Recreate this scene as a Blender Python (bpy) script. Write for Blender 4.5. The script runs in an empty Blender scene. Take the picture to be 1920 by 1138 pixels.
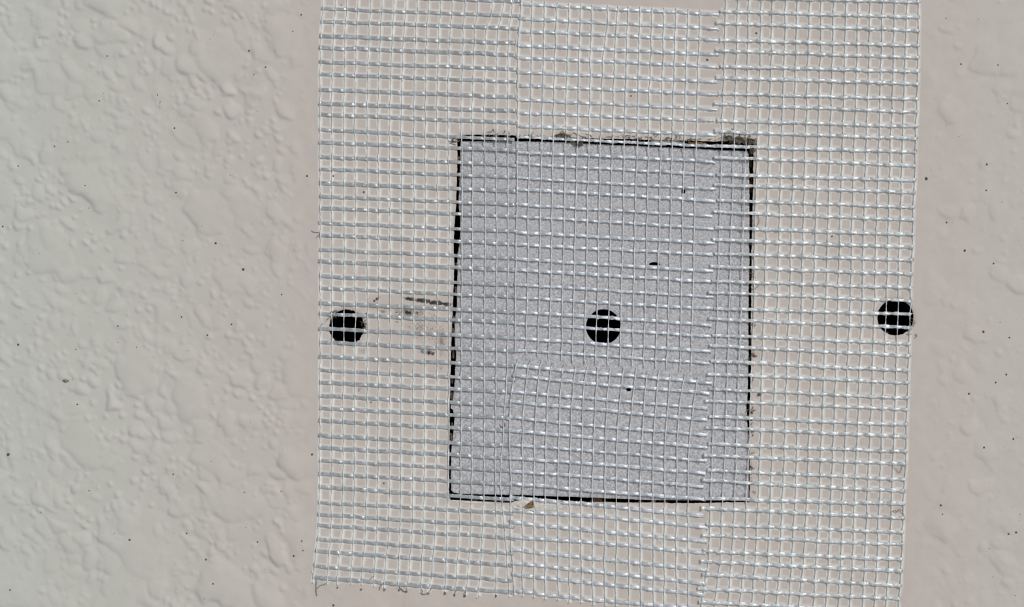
import bpy, math, random
import numpy as np

random.seed(7)
rng = np.random.default_rng(7)
scene = bpy.context.scene
COL = scene.collection

# ------------------------------------------------------------------ frame / units
S = 0.135e-3            # metres per photograph pixel on the wall plane
CU, CV, ZC = 960.0, 569.0, 1.30
DIST = 0.62

def W(u, v, d):
    """wall coordinates (pixels right, pixels down, pixels out of the wall) -> metres"""
    u = np.asarray(u, float); v = np.asarray(v, float); d = np.asarray(d, float)
    u, v, d = np.broadcast_arrays(u, v, d)
    return np.stack([(u - CU) * S, -d * S, ZC + (CV - v) * S], axis=-1)

# ------------------------------------------------------------------ camera
cam = bpy.data.cameras.new('camera')
cam.sensor_width = 36.0
cam.lens = 36.0 * DIST / (1920 * S)
cam.clip_start = 0.01
cam.clip_end = 50
cam_o = bpy.data.objects.new('camera', cam)
cam_o.location = (0, -DIST, ZC)
cam_o.rotation_euler = (math.radians(90), 0, 0)
COL.objects.link(cam_o)
scene.camera = cam_o

# ------------------------------------------------------------------ world, sun, exposure
world = bpy.data.worlds.new('world')
scene.world = world
world.use_nodes = True
bg = world.node_tree.nodes['Background']
bg.inputs[0].default_value = (0.92, 0.97, 1.0, 1)
bg.inputs[1].default_value = 0.50

sun = bpy.data.lights.new('sun', 'SUN')
sun.energy = 2.45
sun.angle = math.radians(7)
sun.color = (1.0, 0.975, 0.94)
sun_o = bpy.data.objects.new('sun', sun)
from mathutils import Vector
inc, az = math.radians(45), math.radians(43)
to_light = Vector((math.sin(inc) * math.cos(az), -math.cos(inc), math.sin(inc) * math.sin(az)))
sun_o.rotation_euler = to_light.to_track_quat('Z', 'Y').to_euler()
sun_o.location = (0.6, -0.8, ZC + 0.8)
COL.objects.link(sun_o)

vs = scene.view_settings
vs.view_transform = 'Standard'
vs.look = 'None'
vs.exposure = 0.0
vs.gamma = 1.0
vs.use_curve_mapping = False

# ------------------------------------------------------------------ materials
def lin(r, g, b):
    def f(c):
        c /= 255.0
        return c / 12.92 if c <= 0.04045 else ((c + 0.055) / 1.055) ** 2.4
    return (f(r), f(g), f(b), 1)

class Mat:
    def __init__(self, name):
        self.m = bpy.data.materials.new(name)
        self.m.use_nodes = True
        self.t = self.m.node_tree
        self.n = self.t.nodes
        self.b = self.n['Principled BSDF']
        self.out = self.n['Material Output']
    def node(self, kind, **kw):
        nd = self.n.new(kind)
        for k, v in kw.items():
            setattr(nd, k, v)
        return nd
    def link(self, a, b):
        self.t.links.new(a, b)
    def coords(self):
        g = self.node('ShaderNodeNewGeometry')
        return g.outputs['Position']
    def noise(self, scale_px, detail=3, rough=0.5, vec=None):
        """noise whose features are about scale_px photograph pixels across"""
        nz = self.node('ShaderNodeTexNoise')
        nz.inputs['Scale'].default_value = 1.0 / (scale_px * S)
        nz.inputs['Detail'].default_value = detail
        nz.inputs['Roughness'].default_value = rough
        self.link(vec or self.coords(), nz.inputs['Vector'])
        return nz.outputs[0]
    def attr(self, name):
        a = self.node('ShaderNodeAttribute')
        a.attribute_name = name
        return a.outputs['Fac']
    def math(self, op, a, b=None, c=None, clamp=False):
        m = self.node('ShaderNodeMath', operation=op, use_clamp=clamp)
        for i, x in enumerate((a, b, c)):
            if x is None: continue
            if isinstance(x, (int, float)): m.inputs[i].default_value = x
            else: self.link(x, m.inputs[i])
        return m.outputs[0]
    def mix(self, fac, a, b):
        m = self.node('ShaderNodeMix', data_type='RGBA')
        for sock, x in ((m.inputs[0], fac), (m.inputs[6], a), (m.inputs[7], b)):
            if isinstance(x, (int, float)): sock.default_value = x
            elif isinstance(x, tuple): sock.default_value = x
            else: self.link(x, sock)
        return m.outputs[2]
    def bump(self, h, dist_px, strength=1.0):
        b = self.node('ShaderNodeBump')
        b.inputs['Strength'].default_value = strength
        b.inputs['Distance'].default_value = dist_px * S
        self.link(h, b.inputs['Height'])
        self.link(b.outputs[0], self.b.inputs['Normal'])
    def color(self, c):
        if isinstance(c, tuple): self.b.inputs['Base Color'].default_value = c
        else: self.link(c, self.b.inputs['Base Color'])
    def set(self, rough=0.8, spec=0.3):
        self.b.inputs['Roughness'].default_value = rough
        self.b.inputs['Specular IOR Level'].default_value = spec

# wall paint
M = Mat('wall_paint'); M.set(0.72, 0.25)
c = M.mix(M.attr('tint'), lin(181, 183, 176), lin(184, 174, 168))
mott = M.noise(26, 2, 0.5)
mf = M.math('MULTIPLY_ADD', mott, 2.4, -0.7, clamp=True)
c = M.mix(M.math('MULTIPLY', mf, 0.55), c, M.mix(M.attr('tint'), lin(175, 176, 169), lin(177, 165, 160)))
grain = M.noise(2.2, 2, 0.6)
c = M.mix(M.math('MULTIPLY', M.math('MULTIPLY_ADD', grain, 3, -1, clamp=True), 0.10), c, lin(150, 146, 140))
br = M.math('MULTIPLY_ADD', M.math('ADD', M.noise(3.2, 4, 0.75), M.attr('stain')), 11.0, -9.6, clamp=True)
c = M.mix(M.math('MULTIPLY', br, 0.75), c, lin(112, 92, 76))
dk = M.math('MULTIPLY_ADD', M.math('ADD', M.noise(5.5, 4, 0.75), M.attr('dirt')), 10.0, -8.6, clamp=True)
c = M.mix(M.math('MULTIPLY', dk, 0.95), c, lin(26, 24, 20))
M.color(c)
M.bump(M.noise(3.2, 3, 0.6), 0.5, 0.45)
MAT_WALL = M.m

# broken board edge (gypsum gone brown and dusty)
M = Mat('board_edge'); M.set(0.9, 0.1)
e = M.noise(14, 4, 0.7)
M.color(M.mix(M.math('MULTIPLY_ADD', e, 5, -2.3, clamp=True), lin(24, 18, 14), lin(78, 52, 34)))
MAT_EDGE = M.m
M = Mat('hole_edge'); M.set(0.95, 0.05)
M.color(M.mix(M.math('MULTIPLY_ADD', M.noise(6, 3, 0.7), 6, -3.6, clamp=True), lin(20, 19, 19), lin(60, 52, 44)))  # near-black: the shade inside the holes is put into the lining colour
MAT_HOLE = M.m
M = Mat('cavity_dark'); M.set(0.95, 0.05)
M.color(lin(38, 34, 31))  # dark surface colour deepens the shade of the closed cavity
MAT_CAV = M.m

# grey paper of the patch
M = Mat('grey_paper'); M.set(0.8, 0.25)
g1 = M.noise(3.4, 3, 0.7)
c = M.mix(M.math('MULTIPLY_ADD', g1, 4.0, -1.5, clamp=True), lin(141, 140, 144), lin(191, 190, 194))
g2 = M.noise(60, 3, 0.5)
c = M.mix(M.math('MULTIPLY_ADD', g2, 0.6, -0.2, clamp=True), c, lin(172, 168, 166))
sp = M.math('MULTIPLY_ADD', M.noise(5.0, 1, 0.5), 14, -10.6, clamp=True)
c = M.mix(M.math('MULTIPLY', sp, 0.7), c, lin(70, 66, 64))
M.color(c)
M.bump(M.noise(2.6, 3, 0.65), 0.8, 0.6)
MAT_PAPER = M.m

# fibreglass threads
def thread_mat(name, dark, light, rough, alpha):
    M = Mat(name); M.set(rough, 0.95)
    f = M.noise(9, 3, 0.6)
    M.color(M.mix(M.math('MULTIPLY_ADD', f, 3, -1, clamp=True), dark, light))
    M.link(M.math('MULTIPLY_ADD', M.noise(7, 3, 0.6), 1.1, alpha - 0.55, clamp=True), M.b.inputs['Alpha'])
    M.b.inputs['IOR'].default_value = 1.55
    rn = M.noise(5, 2, 0.6)
    M.link(M.math('MULTIPLY_ADD', rn, 0.35, rough - 0.15, clamp=True), M.b.inputs['Roughness'])
    M.bump(M.noise(3.0, 3, 0.6), 0.9, 0.5)
    return M.m
MAT_WEFT = thread_mat('glass_weft', lin(138, 140, 143), lin(172, 175, 179), 0.24, 0.78)
MAT_WEFT2 = thread_mat('glass_weft_frosted', lin(162, 166, 174), lin(214, 219, 226), 0.27, 0.66)
MAT_WEFT3 = thread_mat('glass_weft_white', lin(160, 163, 167), lin(226, 229, 232), 0.22, 0.70)
MAT_WARP = thread_mat('glass_warp', lin(192, 195, 200), lin(234, 236, 239), 0.28, 0.86)

# bright halo beside the threads, put into the colour of feathered ribbons
M = Mat('thread_halo'); M.set(0.55, 0.35)
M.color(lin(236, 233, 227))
M.link(M.attr('halo'), M.b.inputs['Alpha'])
MAT_HALO = M.m

def plain(name, col, rough=0.8, spec=0.3, col2=None, px=5):
    M = Mat(name); M.set(rough, spec)
    M.color(M.mix(M.math('MULTIPLY_ADD', M.noise(px, 3, 0.6), 3, -1, clamp=True), col, col2 or col))
    return M.m
MAT_SPECK = plain('speck_dark', lin(88, 84, 78), 0.8, 0.2, lin(60, 57, 53))
MAT_BROWN = plain('torn_brown_paper', lin(70, 50, 34), 0.9, 0.1, lin(150, 122, 92), 4)
MAT_DKBROWN = plain('dark_brown_paper', lin(40, 28, 20), 0.9, 0.1, lin(84, 60, 40))
MAT_TORN = plain('torn_pale_paper', lin(206, 202, 197), 0.85, 0.2, lin(178, 172, 166))
MAT_FUZZ = plain('paper_fuzz', lin(62, 52, 42), 0.9, 0.1, lin(122, 110, 96))
MAT_DARKFIB = plain('dark_fibre', lin(70, 68, 68), 0.6, 0.3, lin(120, 120, 122))
MAT_RED = plain('red_fibre', lin(130, 66, 62), 0.6, 0.3, lin(92, 50, 50))
MAT_CHIP = plain('plaster_chip', lin(150, 146, 130), 0.85, 0.2, lin(96, 94, 82))

# ------------------------------------------------------------------ object helpers
def mesh_np(name, verts, quads=None, tris=None, smooth=True):
    me = bpy.data.meshes.new(name)
    verts = np.asarray(verts, np.float32).reshape(-1, 3)
    loops, starts = [], []
    n = 0
    if quads is not None and len(quads):
        q = np.asarray(quads, np.int32); loops.append(q.ravel()); starts.append(np.arange(len(q)) * 4); n += q.size
    if tris is not None and len(tris):
        t = np.asarray(tris, np.int32); loops.append(t.ravel()); starts.append(n + np.arange(len(t)) * 3)
    loops = np.concatenate(loops).astype(np.int32); starts = np.concatenate(starts).astype(np.int32)
    me.vertices.add(len(verts)); me.vertices.foreach_set('co', verts.ravel())
    me.loops.add(len(loops)); me.loops.foreach_set('vertex_index', loops)
    me.polygons.add(len(starts)); me.polygons.foreach_set('loop_start', starts)
    me.polygons.foreach_set('use_smooth', np.full(len(starts), smooth))
    me.update(calc_edges=True)
    return me

def obj(name, me, mat, parent=None, origin=None):
    """links a mesh; its vertices are in world metres and are moved to the parent's / origin's frame"""
    if origin is not None:
        me.transform(__import__('mathutils').Matrix.Translation(-Vector(origin)))
    o = bpy.data.objects.new(name, me)
    me.materials.append(mat)
    COL.objects.link(o)
    if parent is not None: o.parent = parent
    elif origin is not None: o.location = origin
    return o

def empty(name, loc):
    o = bpy.data.objects.new(name, None)
    o.empty_display_size = 0.01
    o.location = loc
    COL.objects.link(o)
    return o

def tag(o, label=None, cat=None, group=None, kind=None):
    if label: o['label'] = label
    if cat: o['category'] = cat
    if group: o['group'] = group
    if kind: o['kind'] = kind
    return o

def float_attr(me, name, vals):
    a = me.attributes.new(name, 'FLOAT', 'POINT')
    a.data.foreach_set('value', np.asarray(vals, np.float32))

# ------------------------------------------------------------------ traced outlines (wall pixels)
def lerp_poly(pts, step=3.0, jit=0.0, closed=False):
    pts = np.asarray(pts, float)
    if closed: pts = np.vstack([pts, pts[:1]])
    out = []
    for a, b in zip(pts[:-1], pts[1:]):
        n = max(1, int(np.hypot(*(b - a)) / step))
        for k in range(n): out.append(a + (b - a) * k / n)
    if not closed: out.append(pts[-1])
    out = np.array(out)
    return out + rng.normal(0, jit, out.shape) if jit else out

open_top = [(857, 254), (880, 252.5), (940, 253), (968, 254), (985, 256.5), (1020, 257), (1050, 256.5), (1062, 254), (1075, 258), (1100, 259), (1140, 260.5),
            (1180, 261), (1250, 263), (1300, 264), (1340, 265.5), (1365, 264), (1385, 266), (1400, 267), (1413, 270)]
open_right = [(1412.5, 285), (1412.5, 330), (1412, 360), (1411, 400), (1410, 440), (1409, 470), (1409.5, 510), (1408.5, 560), (1408, 620), (1408.5, 665),
              (1407.5, 700), (1407, 760), (1406, 790), (1406, 850), (1405.8, 920), (1404.5, 941)]
open_bot = [(1350, 942), (1300, 943.5), (1250, 943), (1200, 942), (1160, 942), (1140, 941), (1110, 942), (1060, 942), (1020, 939), (1005, 937), (985, 936), (970, 939), (955, 942.5),
            (930, 942), (900, 940), (870, 938.5), (845, 937)]
open_left = [(842, 930), (842, 890), (842.5, 850), (843, 810), (843, 760), (844, 715), (845.5, 690), (845.5, 665), (846.5, 630), (848, 600), (849, 570), (850, 545),
             (851.5, 510), (852, 490), (850.5, 470), (850.5, 455), (851.5, 430), (853.5, 405), (855.5, 380), (856.5, 330), (858, 290), (857.5, 265)]
OPENING = lerp_poly(open_top + open_right + open_bot + open_left, 4, 0.35, True)

pat_top = [(864, 264), (920, 264.5), (968, 264.5), (1050, 265.8), (1070, 267), (1100, 269), (1130, 270.5), (1180, 272.5), (1250, 276), (1300, 278), (1340, 280.5), (1402, 283)]
pat_right = [(1405, 290), (1405.5, 350), (1405.5, 420), (1405, 470), (1405.7, 490), (1405, 520), (1404, 560), (1403.5, 620), (1404, 665), (1403, 700), (1402, 740), (1400, 762), (1401, 785),
             (1404, 820), (1404.6, 880), (1404, 938)]
pat_bot = [(1350, 938.6), (1300, 938.4), (1250, 938), (1200, 937), (1140, 934.5), (1110, 933), (1050, 931), (1010, 929.5), (960, 928), (900, 927), (862, 926), (850, 924)]
pat_left = [(846, 918), (845, 890), (845.5, 870), (846, 848), (848, 830), (850, 810), (852, 782), (847, 760), (850, 740), (852.5, 715), (853.5, 690), (855, 665), (853, 640), (852, 620), (853, 600),
            (857, 570), (856.5, 545), (858, 510), (857, 490), (858, 475), (861.5, 455), (863, 432), (862.5, 407), (859.5, 380), (862, 330), (862.5, 285)]
PATCH = lerp_poly(pat_top + pat_right + pat_bot + pat_left, 4, 0.25, True)

def circle(cu, cv, r, n=64, rag=0.0, seed=0):
    a = np.linspace(0, 2 * math.pi, n, endpoint=False)
    rr = r + (np.random.default_rng(seed).normal(0, rag, n) if rag else 0)
    return np.stack([cu + rr * np.cos(a), cv + rr * np.sin(a)], 1)
HOLE_L = circle(650, 613, 33, 72, 0.55, 3)
HOLE_C = circle(1131.5, 612.5, 32.7)
HOLE_R = circle(1679, 595, 34, 72, 0.3, 5)
a_ = np.linspace(0, math.pi, 12)
MOON = np.concatenate([np.stack([1227 + 10.5 * np.cos(a_), 496.5 - 5.2 * np.sin(a_)], 1), [(1222, 497.2), (1232, 497.2)][::1]])
DENT1 = circle(1281.5, 358.5, 4.8, 14); DENT1[:, 0] = 1281.5 + (DENT1[:, 0] - 1281.5) * 0.8
DENT2 = circle(1179, 730.5, 4.8, 14); DENT2[:, 1] = 730.5 + (DENT2[:, 1] - 730.5) * 0.65

def inside(P, poly):
    x, y = P[:, 0], P[:, 1]
    res = np.zeros(len(P), bool)
    cand = (x >= poly[:, 0].min()) & (x <= poly[:, 0].max()) & (y >= poly[:, 1].min()) & (y <= poly[:, 1].max())
    idx = np.nonzero(cand)[0]
    xs, ys = x[idx], y[idx]
    r = np.zeros(len(idx), bool)
    q = np.roll(poly, -1, 0)
    for (x1, y1), (x2, y2) in zip(poly, q):
        if y1 == y2: continue
        c = ((y1 > ys) != (y2 > ys)) & (xs < (x2 - x1) * (ys - y1) / (y2 - y1) + x1)
        r ^= c
    res[idx] = r
    return res

def nearest(P, poly):
    q = np.roll(poly, -1, 0)
    d = q - poly
    L = (d ** 2).sum(1) + 1e-9
    out = np.empty_like(P); dist = np.empty(len(P))
    for k, p in enumerate(P):
        t = np.clip(((p - poly) * d).sum(1) / L, 0, 1)
        c = poly + d * t[:, None]
        e = ((c - p) ** 2).sum(1)
        i = e.argmin(); out[k] = c[i]; dist[k] = e[i]
    return out, np.sqrt(dist)

def plate(xs, ys, cut, keep=None):
    """tensor grid with polygons cut away (and kept inside one), borders snapped to the outlines.
    returns (u, v) of the vertices, quads, list of border edges (ordered with the face on the left)"""
    nx, ny = len(xs), len(ys)
    U, V = np.meshgrid(xs, ys)
    P = np.stack([U.ravel(), V.ravel()], 1)
    i = np.arange(nx - 1); j = np.arange(ny - 1)
    I, J = np.meshgrid(i, j)
    a = (J * nx + I).ravel()
    quads = np.stack([a, a + nx, a + nx + 1, a + 1], 1)       # faces the viewer (-Y)
    cen = (P[quads[:, 0]] + P[quads[:, 2]]) / 2
    ok = np.ones(len(quads), bool)
    for poly in cut: ok &= ~inside(cen, poly)
    if keep is not None: ok &= inside(cen, keep)
    quads = quads[ok]
    e = np.concatenate([quads[:, [0, 1]], quads[:, [1, 2]], quads[:, [2, 3]], quads[:, [3, 0]]])
    key = np.sort(e, 1); code = key[:, 0].astype(np.int64) * (nx * ny) + key[:, 1]
    _, inv, cnt = np.unique(code, return_inverse=True, return_counts=True)
    border = e[cnt[inv] == 1]
    bv = np.unique(border)
    polys = list(cut) + ([keep] if keep is not None else [])
    x0, x1, y0, y1 = xs[0], xs[-1], ys[0], ys[-1]
    if keep is None:
        rim = (P[bv, 0] == x0) | (P[bv, 0] == x1) | (P[bv, 1] == y0) | (P[bv, 1] == y1)
        bv = bv[~rim]
        rs = np.isin(border, bv).all(1); border = border[rs]
    best = np.full(len(bv), 1e9); pos = P[bv].copy()
    for poly in polys:
        q, d = nearest(P[bv], poly)
        m = d < best; pos[m] = q[m]; best[m] = d[m]
    P[bv] = pos
    used = np.unique(quads)
    remap = np.full(nx * ny, -1); remap[used] = np.arange(len(used))
    return P[used], remap[quads], remap[border]

def sides(P3a, P3b, border):
    """strip between front border (P3a) and its copy further back (P3b)"""
    used = np.unique(border); remap = np.full(len(P3a), -1); remap[used] = np.arange(len(used)); n = len(used)
    b = remap[border]
    verts = np.concatenate([P3a[used], P3b[used]])
    return verts, np.stack([b[:, 1], b[:, 0], b[:, 0] + n, b[:, 1] + n], 1)

# ------------------------------------------------------------------ plaster relief (height field in pixels, periodic)
NW, NH, STEP = 2048, 1536, 2.0
ky = np.fft.fftfreq(NH)[:, None]; kx = np.fft.rfftfreq(NW)[None, :]
def gnoise(sa, sb, ang, seed):
    """gaussian filtered unit noise, sa / sb pixels along / across the direction ang (down-right positive)"""
    r = np.random.default_rng(seed).normal(size=(NH, NW))
    c, s = math.cos(ang), math.sin(ang)
    ka = (kx * c + ky * s); kb = (-kx * s + ky * c)
    F = np.exp(-2 * (math.pi ** 2) * ((ka * sa / STEP) ** 2 + (kb * sb / STEP) ** 2))
    z = np.fft.irfft2(np.fft.rfft2(r) * F, s=(NH, NW))
    return z / z.std()
sg = lambda x: 1 / (1 + np.exp(-x))
warp_n = gnoise(60, 60, 0, 1)
n1 = gnoise(21, 11, math.radians(40), 11) + 0.22 * gnoise(6, 4, math.radians(30), 12)
n2 = gnoise(9, 6, math.radians(35), 13) + 0.18 * gnoise(3, 3, 0, 14)
n3 = gnoise(5.0, 4.2, math.radians(20), 15)
n4 = gnoise(44, 22, math.radians(38), 16)
patchy = sg(gnoise(60, 40, math.radians(30), 19) * 1.8)
def blur(F, sig):
    g = np.exp(-2 * (math.pi ** 2) * ((kx * sig / STEP) ** 2 + (ky * sig / STEP) ** 2))
    return np.fft.irfft2(np.fft.rfft2(F) * g, s=(NH, NW))
def droplets(specs, main_ang, seed):
    """overlapping spattered blobs of plaster, dragged down-left: steep on that side, feathering out on the other"""
    rg = np.random.default_rng(seed)
    wu = 3.0 * gnoise(9, 9, 0, seed + 1) + 6 * gnoise(26, 26, 0, seed + 2) + 0.9 * gnoise(3.5, 3.5, 0, seed + 5)
    wv = 3.0 * gnoise(9, 9, 0, seed + 3) + 6 * gnoise(26, 26, 0, seed + 4) + 0.9 * gnoise(3.5, 3.5, 0, seed + 6)
    H = np.zeros((NH, NW))
    for n, r0, r1, elong, hgt in specs:
        us = rg.uniform(0, NW * STEP, n); vs_ = rg.uniform(0, NH * STEP, n); rr = r0 * (r1 / r0) ** rg.uniform(0, 1, n)
        an = np.radians(rg.normal(main_ang, 28, n)); el = 1 + (elong - 1) * rg.uniform(0, 1, n); hh = hgt * rg.uniform(0.5, 1.2, n)
        for u, v, rad, a, e, hg in zip(us, vs_, rr, an, el, hh):
            w = int((rad * e + 16) / STEP) + 2
            iu, iv = int(u / STEP), int(v / STEP)
            I = np.arange(iu - w, iu + w + 1); J = np.arange(iv - w, iv + w + 1)
            ix = np.ix_(J % NH, I % NW)
            sc = min(1.0, rad / 14.0)
            x = (I * STEP - u)[None, :] + wu[ix] * sc; y = (J * STEP - v)[:, None] + wv[ix] * sc
            c, sn = math.cos(a), math.sin(a)
            p = (x * c + y * sn) / (rad * e); q = (-x * sn + y * c) / rad
            d2 = p * p + q * q
            side = (-x + y) / (1.414 * rad)
            hgt_ = hg * rad ** 0.55 * np.sqrt(np.clip(1 - d2, 0, 1)) * (0.62 + 0.38 * np.clip(side, -1, 1))
            H[ix] = np.maximum(H[ix], hgt_)
    return blur(H, 1.35)
D1 = droplets([(700, 18, 46, 1.9, 0.22), (9000, 6.5, 18, 1.7, 0.25), (26000, 3.2, 7.5, 1.35, 0.31)], 42, 40)
D2 = droplets([(800, 18, 46, 1.8, 0.17), (3500, 7, 18, 1.5, 0.16), (8000, 3, 7, 1.3, 0.18)], -25, 60)
RELIEF = D1 * 3.5 * (0.6 + 0.6 * patchy) + 0.10 * n1 + 0.45 * n4 + 0.05 * n2 + 0.04 * n3
n5 = gnoise(26, 15, math.radians(-28), 21) + 0.25 * gnoise(7, 5, 0, 22)
n6 = gnoise(8, 6, math.radians(-20), 23)
RELIEF_R = D2 * 4.2 + 0.10 * n5 + 0.45 * n4 + 0.05 * n3

def field(F, u, v):
    x = (np.asarray(u, float) + 1000) / STEP; y = (np.asarray(v, float) + 1000) / STEP
    x0 = np.floor(x).astype(int); y0 = np.floor(y).astype(int); fx = x - x0; fy = y - y0
    g = lambda a, b: F[b % NH, a % NW]
    return (g(x0, y0) * (1 - fx) + g(x0 + 1, y0) * fx) * (1 - fy) + (g(x0, y0 + 1) * (1 - fx) + g(x0 + 1, y0 + 1) * fx) * fy

def sstep(a, b, x):
    t = np.clip((np.asarray(x, float) - a) / (b - a), 0, 1)
    return t * t * (3 - 2 * t)

def amp(u, v):
    left = 1 - sstep(520, 610, u)
    right = sstep(1715, 1775, u) * 0.75
    inner = 0.08 + 0.24 * sstep(860, 1040, v)
    return np.maximum(left, inner), right

def wall_h(u, v):
    al, ar = amp(u, v)
    return al * field(RELIEF, u, v) + ar * field(RELIEF_R, u, v) - 1.1 * al - 0.7 * ar

PT, PB = 262.0, 938.0
def patch_h(u, v):
    t = np.clip((np.asarray(v, float) - PT) / (PB - PT), -0.1, 1.1)
    return -4.2 + 2.6 * sstep(0, 0.7, t)

def edge_dist(u, v):
    """distance inside the opening from its nearest side (pixels, negative outside)"""
    u = np.asarray(u, float); v = np.asarray(v, float)
    l = u - np.interp(v, [254, 937], [858, 842]); r = np.interp(v, [270, 941], [1412, 1405]) - u
    t = v - np.interp(u, [857, 1413], [253, 269]); b = np.interp(u, [845, 1404], [938, 942]) - v
    return np.minimum(np.minimum(l, r), np.minimum(t, b))

def in_holes(u, v, grow=0):
    u = np.asarray(u, float); v = np.asarray(v, float)
    return (np.hypot(u - 650, v - 613) < 33 + grow) | (np.hypot(u - 1679, v - 595) < 34 + grow)

def base(u, v):
    """height at which the tape lies"""
    e = edge_dist(u, v)
    sag = sstep(4, 46, e)
    h = wall_h(u, v)
    return h * (1 - sstep(-2, 3, e)) + (patch_h(u, v) + 0.4) * sag * 0.95

# ------------------------------------------------------------------ the wall
def lines(lo, hi, fine, mid_pad, mid, far):
    a = np.arange(lo, hi + fine * 0.5, fine)
    left, right, x, st = [], [], a[0], mid
    while x > lo - far:
        x -= st
        if lo - x > mid_pad: st *= 1.35
        left.append(x)
    x, st = a[-1], mid
    while x < hi + far:
        x += st
        if x - hi > mid_pad: st *= 1.35
        right.append(x)
    return np.concatenate([left[::-1], a, right])
xs = lines(-6, 1926, 2.3, 330, 6.0, 9000)
ys = lines(-6, 1144, 2.3, 330, 6.0, 9000)
P, quads, border = plate(xs, ys, [OPENING, HOLE_L, HOLE_R])
h = wall_h(P[:, 0], P[:, 1])
# rolled-in rim round the drilled holes
for cu, cv, r in ((650, 613, 33), (1679, 595, 34)):
    rd = np.hypot(P[:, 0] - cu, P[:, 1] - cv) - r
    h = h - 1.3 * np.exp(-np.maximum(rd, 0) / 2.0)
ed = edge_dist(P[:, 0], P[:, 1])
h = h + np.where((ed > -16) & (ed < 3), 1.1 * field(n2, P[:, 0] * 1.7, P[:, 1] * 1.7) * np.exp(-np.abs(ed) / 5.0), 0) * 0.5
V3 = W(P[:, 0], P[:, 1], h)
me = mesh_np('wall_front', V3, quads)
# --- wear and dirt with a shape of its own
dirt = np.zeros(len(P)); stain = np.zeros(len(P))
def blob(arr, u, v, ru, rv, ang, s):
    c, sn = math.cos(math.radians(ang)), math.sin(math.radians(ang))
    m = (np.abs(P[:, 0] - u) < 3 * max(ru, rv)) & (np.abs(P[:, 1] - v) < 3 * max(ru, rv))
    x = P[m, 0] - u; y = P[m, 1] - v
    q = ((x * c + y * sn) / ru) ** 2 + ((-x * sn + y * c) / rv) ** 2
    arr[m] = np.maximum(arr[m], s * np.exp(-0.5 * q))
for a in [(770, 560.5, 14, 3.2, 5, .66), (795, 564, 16, 4.0, 8, .70), (820, 568, 14, 4.0, 5, .72), (838, 570.5, 9, 3.2, 4, .70), (706, 561, 9, 2.6, -35, .6),
          (765, 587, 26, 11, 8, .50), (744, 604, 5, 2, 0, .5), (780, 602, 16, 1.6, 12, .5), (801, 660, 15, 6, 10, .58), (830, 646, 5, 3, 0, .46), (838, 665, 5, 3, 0, .46),
          (695, 744, 2.2, 5, 0, .52), (695, 754, 2.4, 5, 10, .52), (686, 574, 1.6, 6, 30, .48), (760, 574, 10, 3, 10, .4), (810, 590, 14, 12, 0, .33),
          (852, 266, 8, 1.4, 0, .66), (905, 250.5, 40, 1.2, 1, .46), (1055, 252, 16, 2.2, -6, .52), (1000, 253, 20, 1.4, 6, .45), (1150, 256, 40, 1.6, 3, .40), (1240, 258, 40, 2, 3, .40),
          (1330, 262, 20, 2, 3, .45), (1365, 256, 10, 5, -30, .52), (1392, 262, 12, 6, 5, .50), (1422, 270.5, 12, 0.9, 2, .62), (683, 613, 5, 12, 0, .40),
          (1411, 663, 3, 5, 0, .48), (1410, 772, 2.5, 6, 0, .5), (1409, 700, 1.6, 22, 0, .42), (1409, 880, 1.6, 30, 0, .44), (1412, 345, 2, 40, 0, .36), (985, 936, 14, 3, 0, .3),
          (300, 195, 1.2, 16, 8, .5), (295, 178, 1, 4, 0, .6)]:
    blob(dirt, *a)
for a in [(718, 584, 8, 6, 0, .5), (770, 588, 40, 14, 0, .50), (790, 620, 40, 24, 10, .45), (825, 640, 14, 34, 0, .5), (670, 729, 12, 7, 20, .46), (683, 657, 13, 10, 0, .40), (826, 688, 8, 12, 0, .42),
          (820, 700, 18, 16, 0, .35), (1412, 400, 6, 60, 0, .34), (1455, 395, 20, 16, 0, .33), (1605, 470, 24, 10, 0, .34), (960, 248, 60, 3, 1, .36), (1300, 258, 90, 4, 3, .38), (1520, 355, 10, 8, 0, .32), (640, 640, 4, 6, 0, .4),
          (1414, 600, 4, 120, 0, .30), (1010, 955, 22, 8, 0, .35)]:
    blob(stain, *a)
float_attr(me, 'dirt', dirt); float_attr(me, 'stain', stain)
tint = np.interp(P[:, 0], [-300, 60, 360, 540, 660, 1690, 1880, 2200], [0.0, 0.15, 0.48, 0.68, 1.0, 1.0, 0.6, 0.5])
float_attr(me, 'tint', tint)
wall = tag(obj('wall_front', me, MAT_WALL), 'painted plasterboard wall with trowelled orange-peel texture', kind='structure')

THICK = 94.0
Vb = W(P[:, 0], P[:, 1], np.full(len(P), -THICK))
bc = P[border[:, 0]]
for nm, (u0, v0, u1, v1), mat in (('cut_edge', (835, 245, 1420, 950), MAT_EDGE), ('hole_lining', (600, 570, 700, 660), MAT_HOLE), ('hole_lining', (1630, 550, 1725, 640), MAT_HOLE)):
    m = (bc[:, 0] > u0) & (bc[:, 0] < u1) & (bc[:, 1] > v0) & (bc[:, 1] < v1)
    v_, q_ = sides(V3, Vb, border[m])
    obj(nm, mesh_np(nm, v_, q_, smooth=False), mat, wall)

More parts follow.
